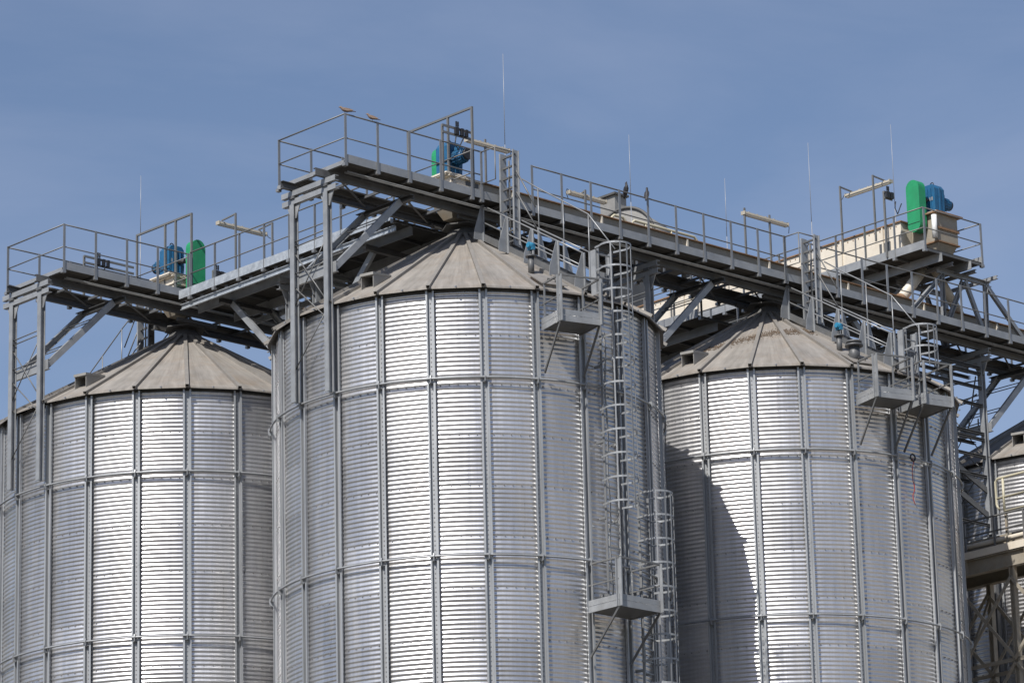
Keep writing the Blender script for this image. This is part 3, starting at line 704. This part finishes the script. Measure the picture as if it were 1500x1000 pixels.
caged_ladder('caged ladder behind the paired platforms at the right silo eave', (S1,0,0), -89, 25.2, 27.28, 26.2)
# ================================================================ LAMPS, PORTALS, SWITCHES
def strip_lamp(label, org, rot=0., L=1.6, posts=(.45,1.15), h=1.3, arm=.0, boom=.25):
    """lamp along +x, posts below carrying it on short booms along y"""
    t = thing('strip_lamp', label, 'lamp', org, rot or 1e-9, group='strip lamps on posts'); ORG[t.name] = (0,0,0)
    def P(n, mb, m, par=None): return part(n, mb, m, par or t, local=True)
    b = P('housing', MB().prism([(-.07,.0),(.07,.0),(.055,.06),(-.055,.06)], 0, 0, L), 'lamp_body'); P('diffuser', MB().prism([(-.06,-.001),(-.035,-.045),(.035,-.045),(.06,-.001)], 0, .03, L-.03), 'lens', b)
    for x in (0,L): P('end_cap', MB().box((x-.012,-.075,-.03),(x+.012,.075,.07)), 'lamp_body', b)
    for i in range(5): P('clip', MB().box((.2+i*(L-.4)/4-.02,-.04,.061),(.2+i*(L-.4)/4+.02,.04,.085)), 'lamp_body', b)
    for x in posts:
        P('post', MB().bar((x,boom,-h),(x,boom,.16), .045, .045), 'rail')
        P('boom', MB().bar((x,boom,.14),(x,-.02,.10), .035, .035), 'rail')
    P('cable', MB().path([(L-.05,0,.07),(L+.05,0,.1),(L+.12,.03,-.02),(L+.05,boom*.5,-.2)], .01, 5), 'black')
    return t
strip_lamp('strip lamp beside the drive unit of the middle silo', (1.3,1.25,31.95), 0, L=1.42, posts=(.62,), h=1.5, boom=-.02)
strip_lamp('strip lamp behind the cross walkway rail right of the left silo drive', (.42,10.1,31.86), 0, L=1.62, posts=(.12,1.37), h=1.9, boom=-.6)
strip_lamp('strip lamp over the gantry left of the right silo ladder', (11.28,1.25,32.08), 0, L=1.7, posts=(.03,1.0), h=1.5, boom=-.02)
strip_lamp('strip lamp hung on two tall booms left of the right hand drive unit', (16.25,.3,33.78), pi/2, L=1.65, posts=(.24,1.46), h=1.75, boom=.47)
strip_lamp('short strip lamp half hidden behind the beige conveyor near the birds', (6.1,1.25,31.3), pi, L=1.3, posts=(.8,), h=.6, boom=.1)
strip_lamp('strip lamp at the right edge above the dark far silo', (19.7,-1.6,27.2), 0, L=1.7, posts=(.75,), h=.9, boom=-.15)
def portal(label, u, vn, vf, zb, zt, posts):
    t = thing('cable_portal', label, 'steel frame', (u,vn,zb), group='tall frames across the gantry ends')
    for v in posts: part('post', MB().bar((u,v,zb),(u,v,zt), .05, .05), 'rail', t)
    part('top_bar', MB().bar((u,vn-.025,zt+.02),(u,vf+.025,zt+.02), .05, .05), 'rail', t)
    part('cross_rail', MB().tube((u-.02,vn,zb+.62),(u-.02,vf,zb+.62), .016).tube((u-.02,vn,zb+1.18),(u-.02,vf,zb+1.18), .016), 'rail', t)
    return t
portal('tall frame across the gantry left of the blue motor on the middle silo', -.72, -1.17, 1.17, 29.4, 31.66, (-1.17,-.3,1.17))
portal('tall frame across the gantry left of the green guard on the left silo', -.66, VA-1.17, VA+1.17, 29.5, 31.82, (VA-1.17,VA-.5,VA-.05,VA+1.17))
def switch_rack(label, u, v, zb, zt, L=.95):
    t = thing('switch_rack', label, 'switch rack', (u,v,zb), group='isolator switch racks')
    part('post', MB().bar((u,v,zb),(u,v,zt), .05, .05), 'rail', t)
    for dz in (-.03,-.2): part('rail_bar', MB().bar((u-.03,v-.035,zt+dz),(u+L,v-.035,zt+dz), .02, .06), 'rail', t)
    for k, w in ((.34,.11),(.53,.08),(.68,.07)) if L > .6 else ((.0,.13),(.17,.11)):
        b = part('switch_box', MB().box((u+k,v-.12,zt-.20),(u+k+w,v-.05,zt-.02)), 'black', t)
    for k in ((.36,.42) if L > .6 else (.02,.08)): part('switch_knob', MB().box((u+k,v-.11,zt+.0),(u+k+.03,v-.08,zt+.13)), 'black', t)
    part('cable', MB().path([(u+.36,v-.1,zt-.25),(u+.32,v-.1,zt-.45),(u+.42,v-.1,zt-.6),(u+.52,v-.1,zt-.4),(u+.6,v-.1,zt-.26)], .015, 6), 'black', t)
    return t
switch_rack('isolator switch rack in front of the blue motor above the middle silo', -1.2, -.62, 29.45, 31.3)
switch_rack('isolator switch rack on the left gantry platform', -2.75, VA+.7, 29.55, 30.75, L=1.6)
switch_rack('small switch box on twin posts left of the right hand green guard', 15.72, .12, 31.45, 33.35, L=.3)
switch_rack('small isolator bracket near the left silo cross walkway rail', .1, 9.9, 29.6, 30.45, L=.5)
# ================================================================ SMALL ROOF ITEMS
def lightning(label, u, v, zb, zt):
    single('lightning_rod', MB().tube((u,v,zb),(u,v,zb+(zt-zb)*.5), .012, 6).tube((u,v,zb+(zt-zb)*.5),(u+.01,v,zt), .009, 6, r2=.006), 'rod', label, 'lightning rod', (u,v,zb), group='lightning rods')
lightning('tallest lightning rod above the middle silo ladder', 3.32, 2.0, 30.0, 34.96)
lightning('lightning rod behind the left silo drive unit', .07, 13.0, 30.5, 33.9)
lightning('lightning rod rising behind the two dark birds', 7.8, 2.0, 30.0, 33.75)
lightning('short thin rod left of the strip lamp over the right gantry', 11.4, 2.0, 30, 33.3)
lightning('lightning rod just above the right silo ladder', 13.7, 1.0, 30, 34.55)
lightning('lightning rod left of the right hand green guard', 18.56, 2.2, 31.5, 36.5)
def sensor(label, org):
    u, v = org[0]-.9, org[1]-3.3
    t = thing('level_sensor', label, 'sensor', org, group='level sensors on the roofs')
    z = roofz(3.4)
    part('stub_pipe', MB().tube((u,v,z-.05),(u,v,z+.36), .075, 12).tube((u,v,z+.36),(u,v,z+.40), .13, 12).tube((u,v,z+.40),(u,v,z+.55), .03, 8), 'steel', t)
    part('sensor_head', MB().tube((u-.09,v-.02,z+.64),(u+.07,v-.02,z+.64), .078, 14).box((u-.05,v-.10,z+.53),(u+.05,v+.06,z+.62)).tube((u-.11,v-.02,z+.64),(u-.09,v-.02,z+.64), .06, 14), 'skyblue', t)
    return t
sB = sensor('blue level sensor head on a pipe stub beside the middle silo roof stair', (0,0,0)); dup(sB, (S1,0,0), 0, 'blue level sensor head on a pipe stub beside the right silo roof stair')
u, v = S1-.9, -4.1; z = roofz(4.2)
t = thing('breather_pipe', 'short grey breather pipe with flanged cap low on the right silo roof stair', 'vent', (u,v,z))
part('pipe', MB().tube((u-.35,v,z-.1),(u-.35,v,z+.33), .14, 16), 'steel', t); part('cap', MB().tube((u-.35,v,z+.33),(u-.35,v,z+.38), .23, 16).tube((u-.35,v,z+.42),(u-.35,v,z+.47), .2, 16).tube((u-.35,v,z+.38),(u-.35,v,z+.42), .12, 12), 'steel', t)
# roof hatch flap above platforms
def hatch(label, org, s=1):
    t = thing('roof_hatch', label, 'hatch', org, group='roof hatches above the platforms')
    a = radians(-106); r = 4.35
    def q(r, tt, dz): return (org[0]+r*cos(a)-tt*sin(a), org[1]+r*sin(a)+tt*cos(a), roofz(r)+dz)
    part('frame', MB().hexa([q(4.6,-.28,-.02),q(4.6,.28,-.02),q(4.0,.28,-.02),q(4.0,-.28,-.02),q(4.6,-.28,.07),q(4.6,.28,.07),q(4.0,.28,.07),q(4.0,-.28,.07)]), 'roof', t)
    part('lid', MB().hexa([q(4.66,-.34,.075),q(4.66,.34,.075),q(3.96,.34,.075),q(3.96,-.34,.075),q(4.66,-.34,.10),q(4.66,.34,.10),q(3.96,.34,.10),q(3.96,-.34,.10)]), 'rib', t)
    part('handle', MB().path([q(4.5,-.1,.1),q(4.5,-.1,.17),q(4.5,.1,.17),q(4.5,.1,.1)], .014, 6), 'black', t)
    return t
hB = hatch('dark edged roof hatch above the middle silo upper platform', (0,0,0)); dup(hB, (S1,0,0), 0, 'dark edged roof hatch above the right silo platforms')
# spilled grain band on the right silo roof
m = MB(); a0, a1 = radians(-170), radians(-100)
for i in range(1700):
    f = random.random(); a = a0+(a1-a0)*f; r = 2.35-.55*f+.35*(f*(1-f)) + random.gauss(0,.13)
    if f < .55: r += (.55-f)*1.2
    x, y = S1+r*cos(a), r*sin(a)
    # height on the flat sector
    k = math.floor((math.degrees(a)+7.5)/15); am = radians(15*k); rr = r*cos(a-am)/cos(radians(7.5))
    z = roofz(rr/SCs)+.002; s = random.uniform(.006,.024); n = len(m.v)
    m.v += [Vector((x-s,y-s,z)),Vector((x+s,y-s*.6,z)),Vector((x,y+s,z)),Vector((x,y,z+s*1.1))]
    for q in ((0,1,3),(1,2,3),(2,0,3)): m.face([n+j for j in q])
o = single('spilled_grain', m, 'grain', 'brownish band of spilled grain across the right silo roof', 'grain', (S1,0,ZE)); o['kind'] = 'stuff'
# ================================================================ BIRDS
def bird(label, org, heading, m, pitch=0., h=1.):
    """one skin: body of revolution along a bent spine, head, beak, tail; heading in grid plane"""
    mb = MB(); n = 10
    sp = [(-.20,.005,.018,.004),(-.12,.02,.028,.010),(-.07,.035,.036,.030),(-.02,.05,.046,.046),(.04,.062,.047,.052),(.085,.082,.036,.040),(.112,.108,.026,.028),(.130,.128,.027,.028),(.150,.134,.023,.022),(.165,.132,.010,.009),(.185,.127,.003,.003)]
    cp, sp_ = cos(pitch), sin(pitch)
    rings = []
    for i, (x, z, w, hh) in enumerate(sp):
        b = len(mb.v); rings.append(b)
        x2, z2 = sp[min(i+1,len(sp)-1)][0]-sp[max(i-1,0)][0], sp[min(i+1,len(sp)-1)][1]-sp[max(i-1,0)][1]
        l = math.hypot(x2,z2); nx, nz = -z2/l, x2/l
        for k in range(n):
            a = 2*pi*k/n; px, py, pz = x+nx*hh*sin(a), w*cos(a), z+nz*hh*sin(a)
            X, Z = px*cp-pz*sp_, px*sp_+pz*cp
            mb.v.append(Vector((X, py, Z)))
    for i in range(len(sp)-1):
        for k in range(n): k2 = (k+1) % n; mb.face([rings[i]+k, rings[i]+k2, rings[i+1]+k2, rings[i+1]+k], True)
    mb.face([rings[0]+k for k in range(n)]); mb.face([rings[-1]+k for k in range(n)])
    t = thing('bird', label, 'bird', org, heading or 1e-9); ORG[t.name] = (0,0,0)
    b = part('body', mb, m, t, local=True); b.location.z = .035
    for s in (-1,1): part('leg', MB().tube((.0,s*.018,0),(.005,s*.02,.075), .004, 5), 'black', t, local=True)
    for s in (-1,1):
        wg = MB(); P = [(.07,.08),(.02,.095),(-.06,.07),(-.15,.03),(-.10,.02),(.0,.025),(.06,.045)]
        Q = [(x*cp-z*sp_, x*sp_+z*cp) for x,z in P]; wg.prism(Q, 1, s*.040, s*.049); w_ = part('wing', wg, m, t, local=True); w_.location.z = .035
    t.scale = (h,h,h); return t
bird('beige dove leaning forward on the corner of the gantry rail', (-4.74,-1.22,ZT+.015), 2.45, 'dove', -.05, 1.05)
bird('beige dove perched near the second rail post from the corner', (-3.95,-1.22,ZT+.015), 2.45, 'dove', .1, .95)
bird('dark bird perched on the rail beside the grey duct', (4.45,-1.22,ZT+.015), -pi*.55, 'dark_feather', .95, 1.1)
bird('dark bird perched on top of a rail post right of the other dark bird', (5.16,-1.22,ZT+.015), .5, 'dark_feather', .85, 1.1)
# ================================================================ BACKGROUND PLANT
# elevator head with arched hood and duct, far behind
VV = 14.0
t = thing('elevator_head', 'grey arched elevator hood with square duct seen behind the beige conveyor', 'machine', (19.5,VV,34))
hd = radians(-118)-TH; ca, sa = cos(hd), sin(hd); HC = (19.85, VV+.3, 36.35)
def hp_(y, z, d): return (HC[0]+ca*d-sa*y, HC[1]+sa*d+ca*y, HC[2]+z)
hb = MB(); R0 = .98; na = 24
for d in (0,-1.6): hb.v += [Vector(hp_(R0*cos(pi*i/na), R0*1.05*sin(pi*i/na), d)) for i in range(na+1)]
for i in range(na): hb.face((i,i+1,na+2+i,na+1+i), True)
hb.face(range(na+1)); hb.face(range(2*na+1,na,-1)); hb.face((0,na+1,2*na+1,na))
part('arched_hood', hb, 'hood', t)
part('rim', MB().path([hp_((R0+.03)*cos(pi*i/na),(R0+.03)*1.05*sin(pi*i/na), .02) for i in range(na+1)], .05, 8), 'cap', t)
part('duct', MB().box((19.78,VV+.65,35.6),(20.28,VV+1.3,37.93)), 'hood', t); part('duct_cap', MB().box((19.70,VV+.57,37.933),(20.33,VV+1.42,38.0)), 'cap', t)
part('tower_casing', MB().box((19.3,VV+.2,-CAMZ),(20.9,VV+1.2,35.6)), 'steel', t)
t = thing('pale_handrail', 'pale yellow handrail loops behind the conveyor below the arched hood', 'railing', (18,12,35.2))
for u0, u1 in ((17.0,17.55),(17.85,20.6)):
    P = [(u0,12,35.2),(u0,12,35.95),(u0+.1,12,36.02),(u1-.1,12,36.02),(u1,12,35.95),(u1,12,35.2)]
    part('handrail', MB().path(P, .045, 8), 'yellow', t)
for u in (18.4,19.5): part('post', MB().tube((u,12,35.2),(u,12,36.0), .04, 8), 'yellow', t)
part('deck', MB().box((16.8,11.9,35.1),(20.8,13.1,35.2)), 'steel', t)
part('support_leg', MB().box((17.0,12.4,-CAMZ),(17.2,12.6,35.09)).box((20.5,12.4,-CAMZ),(20.7,12.6,35.09)), 'steel', t)
# cable trays between right silo and far trestle
t = thing('cable_tray_frame', 'stack of dark horizontal trays and bars between the right silo and the far trestle', 'steel frame', (17,0,26))
for z, vs in ((28.62,(-.62,-.2,.2)),(28.45,(-.62,-.2)),(28.05,(-.62,)),(27.55,(-.62,.6)),(26.75,(-.62,-.25,.2)),(26.58,(-.62,-.25)),(26.1,(-.62,.6)),(25.55,(-.62,.0)),(24.2,(-.62,))):
    for v in vs: part('tray', MB().chan((15.62,v,z),(18.5,v,z), .10, .07, side=1), 'steel', t)
for a, b in (((15.7,.6,27.6),(18.5,-.6,28.3)),((15.7,.6,26.0),(18.5,-.6,25.6)),((18.4,-.5,27.9),(21.5,2.5,28.9)),((18.4,-.5,27.2),(22,2.5,28.2)),((18.4,-.5,28.4),(21.5,2.5,27.9)),((18.4,-.5,26.9),(22,2.5,28.4))):
    part('tie_rod', MB().tube(a,b,.02,6), 'steel', t)
for z in (23.2,24.9,25.6):
    part('stair_flight', MB().bar((16.2,-.62,z+.55),(18.5,-.62,z-.45), .05, .16), 'steel', t)
part('column', MB().bar((18.55,-.62,18),(18.55,-.62,25.0), .12, .12), 'steel', t)
# pale bridge in front of the far silo
u = 16.3
t = thing('conveyor_bridge', 'pale beige girder bridge with handrail crossing in front of the far right silo', 'bridge', (u,-1,22))
for du in (0,1.2): part('girder', MB().ibeam((u+du,-12,22.52),(u+du,6,22.52), .20, .42, t=.03), 'beige', t)
part('fascia', MB().box((u-.13,-12,22.735),(u-.115,6,22.93)), 'cream', t)
part('deck', MB().box((u-.1,-12,22.74),(u+1.35,6,22.79)), 'deck', t)
part('pipe', MB().tube((u+.12,-12,23.12),(u+.12,6,23.12), .08, 12), 'cream', t)
part('conveyor_casing', MB().box((u+.45,-12,22.80),(u+.95,6,23.35)), 'beige', t)
for z in (23.35,23.75): part('handrail', MB().tube((u-.05,-12,z),(u-.05,6,z), .025, 8), 'rail', t)
for v in np.arange(-11.6,5.9,1.0): part('post', MB().bar((u-.05,v,22.79),(u-.05,v,23.76), .045, .045), 'rail', t)
for v in np.arange(-11.6,5.9,2.0): part('stiffener_plate', MB().box((u-.098,v-.01,22.345),(u-.016,v+.01,22.70)), 'beige', t)
t = thing('lattice_tower', 'rusty beige lattice tower with crossed braces under the bridge at bottom right', 'tower', (u+.6,-1.5,10))
for du in (0,1.2):
    for v in (-4.9,-3.1,-1.3,.6):
        part('leg', MB().ibeam((u+du,v,-CAMZ),(u+du,v,22.30), .15, .15, t=.025), 'beige', t)
    for z0 in np.arange(13.1,21,2.25):
        for va, vb in ((-4.9,-3.1),(-3.1,-1.3),(-1.3,.6)):
            part('brace', MB().bar((u+du-.09,va,z0),(u+du-.09,vb,z0+2.15), .03, .09), 'beige', t); part('brace', MB().bar((u+du-.13,vb,z0),(u+du-.13,va,z0+2.15), .03, .09), 'beige', t)
            part('brace', MB().bar((u+du-.05,va,z0),(u+du-.05,vb,z0), .03, .10), 'beige', t)
for z0 in np.arange(13.1,21,2.25):
    for v in (-3.1,-1.3):
        part('brace', MB().bar((u,v,z0),(u+1.2,v,z0+2.15), .09, .03), 'beige', t)
t = thing('pale_handrail', 'pale yellow handrail loop at the right edge in front of the far silo', 'railing', (u,-2,24.1))
P = [(u,-12,24.73),(u,-2.78,24.73),(u,-2.70,24.66),(u,-2.70,24.05),(u,-2.72,23.98),(u,-2.78,23.9)]
part('handrail', MB().path(P, .035, 8), 'yellow', t)
for v in (-2.95,-4.9): part('post', MB().tube((u,v,24.7),(u,v,23.80), .035, 8), 'yellow', t)
part('lower_rail', MB().tube((u,-2.95,23.82),(u,-12,23.82), .03, 8), 'yellow', t)
part('toe_rail', MB().tube((u,-2.72,24.2),(u,-12,24.2), .03, 8), 'yellow', t)
for v in (-2.95,-4.9): part('hanger', MB().bar((u+.05,v,22.79),(u+.05,v,23.8), .06, .06), 'beige', t)
# hanging cable on the right silo
a = radians(-91.5); r = RW*SCs+.16
P = [(S1+(r+.03*sin(i*1.3))*cos(a+.004*sin(i*2.1)), (r+.03*sin(i*1.3))*sin(a+.004*sin(i*2.1)), 23.95-i*.12) for i in range(11)]
t = thing('hanging_cable', 'red and white cable ends hanging below the platform brace on the right silo', 'cable', (S1,-4.8,23))
part('red_strand', MB().path(P, .012, 6), 'red', t); part('white_strand', MB().path([(x+.05,y-.01,z-.08) for x,y,z in P], .010, 6), 'rod', t); part('coil', MB().path([(S1+r*cos(a)+.09*cos(i*.8),r*sin(a)-.03,23.95+.09*sin(i*.8)) for i in range(24)], .02, 6), 'black', t)
# ================================================================ GROUND, SKY, LIGHT, CAMERA
m = MB(); m.v += [Vector(p) for p in ((-4000,-4000,0),(4000,-4000,0),(4000,4000,0),(-4000,4000,0))]; m.face((0,1,2,3))
g = bpy.data.objects.new('ground', m.mesh('ground','ground')); COL.objects.link(g); g['kind'] = 'structure'; g['label'] = 'flat dusty ground and fields around the silos'
m = MB(); m.v += [Vector(p) for p in ((14,20,.004),(160,20,.004),(160,200,.004),(30,200,.004),(30,110,.004))]; m.face((0,1,2,3,4))  # unseen pale patch, added to give the silo walls a beige reflection
g = bpy.data.objects.new('yard', m.mesh('yard','yard')); COL.objects.link(g); g['kind'] = 'structure'; g['label'] = 'added pale beige ground out of view, reflecting onto the silo walls'
SAZ, SEL = radians(28.5), radians(47.5)
sdir = Vector((-sin(SAZ)*cos(SEL), -cos(SAZ)*cos(SEL), sin(SEL)))
w = bpy.data.worlds.new('World'); SC.world = w; w.use_nodes = True
nt = w.node_tree; N = nt.nodes; L = nt.links
bg = N['Background']; sky = N.new('ShaderNodeTexSky'); sky.sky_type = 'NISHITA'; sky.sun_disc = False
sky.sun_elevation = SEL; sky.sun_rotation = math.atan2(sdir.x, sdir.y); sky.air_density = 1.0; sky.dust_density = .6; sky.ozone_density = 2.6; sky.altitude = 150
# thin high cirrus mixed into the sky
tc = N.new('ShaderNodeTexCoord'); mp = N.new('ShaderNodeMapping'); mp.inputs['Scale'].default_value = (2.2,2.2,7.5); mp.inputs['Rotation'].default_value = (0,.12,.3)
L.new(tc.outputs['Generated'], mp.inputs[0])
nz = N.new('ShaderNodeTexNoise'); nz.inputs['Scale'].default_value = 2.1; nz.inputs['Detail'].default_value = 7; nz.inputs['Roughness'].default_value = .55; nz.inputs['Distortion'].default_value = .6
L.new(mp.outputs[0], nz.inputs['Vector'])
rp = N.new('ShaderNodeMapRange'); rp.inputs[1].default_value = .42; rp.inputs[2].default_value = .75; rp.inputs[3].default_value = .0; rp.inputs[4].default_value = .22
L.new(nz.outputs[0], rp.inputs[0])
mx = N.new('ShaderNodeMix'); mx.data_type = 'RGBA'; L.new(rp.outputs[0], mx.inputs['Factor']); L.new(sky.outputs[0], mx.inputs['A']); mx.inputs['B'].default_value = (4.6,5.4,6.8,1)
tn = N.new('ShaderNodeMix'); tn.data_type = 'RGBA'; tn.blend_type = 'MULTIPLY'; tn.inputs['Factor'].default_value = 1; L.new(mx.outputs['Result'], tn.inputs['A']); tn.inputs['B'].default_value = (1.085,1.0,1.0,1); L.new(tn.outputs['Result'], bg.inputs['Color']); bg.inputs['Strength'].default_value = .098
sl = bpy.data.lights.new('Sun','SUN'); sl.energy = 5.0; sl.angle = radians(.53); sl.color = (1,.965,.91)
so = bpy.data.objects.new('Sun', sl); COL.objects.link(so); so.rotation_euler = sdir.to_track_quat('Z','Y').to_euler(); so.location = (-30,20,60)
F, T, ROLL = 5626.3, .2858, -.0256
fw = Vector((0,cos(T),sin(T))); rt = Vector((1,0,0)); up = rt.cross(fw)
R_ = cos(ROLL)*rt + sin(ROLL)*up; U_ = -sin(ROLL)*rt + cos(ROLL)*up
cd = bpy.data.cameras.new('Camera'); cd.sensor_width = 36; cd.lens = F/1500*36; cd.clip_end = 10000; cd.clip_start = .5
co = bpy.data.objects.new('Camera', cd); COL.objects.link(co)
co.matrix_world = Matrix(((R_.x,U_.x,-fw.x,0),(R_.y,U_.y,-fw.y,0),(R_.z,U_.z,-fw.z,CAMZ),(0,0,0,1)))
SC.camera = co
vs = SC.view_settings; vs.view_transform = 'Standard'; vs.look = 'None'; vs.exposure = .12; vs.gamma = 1
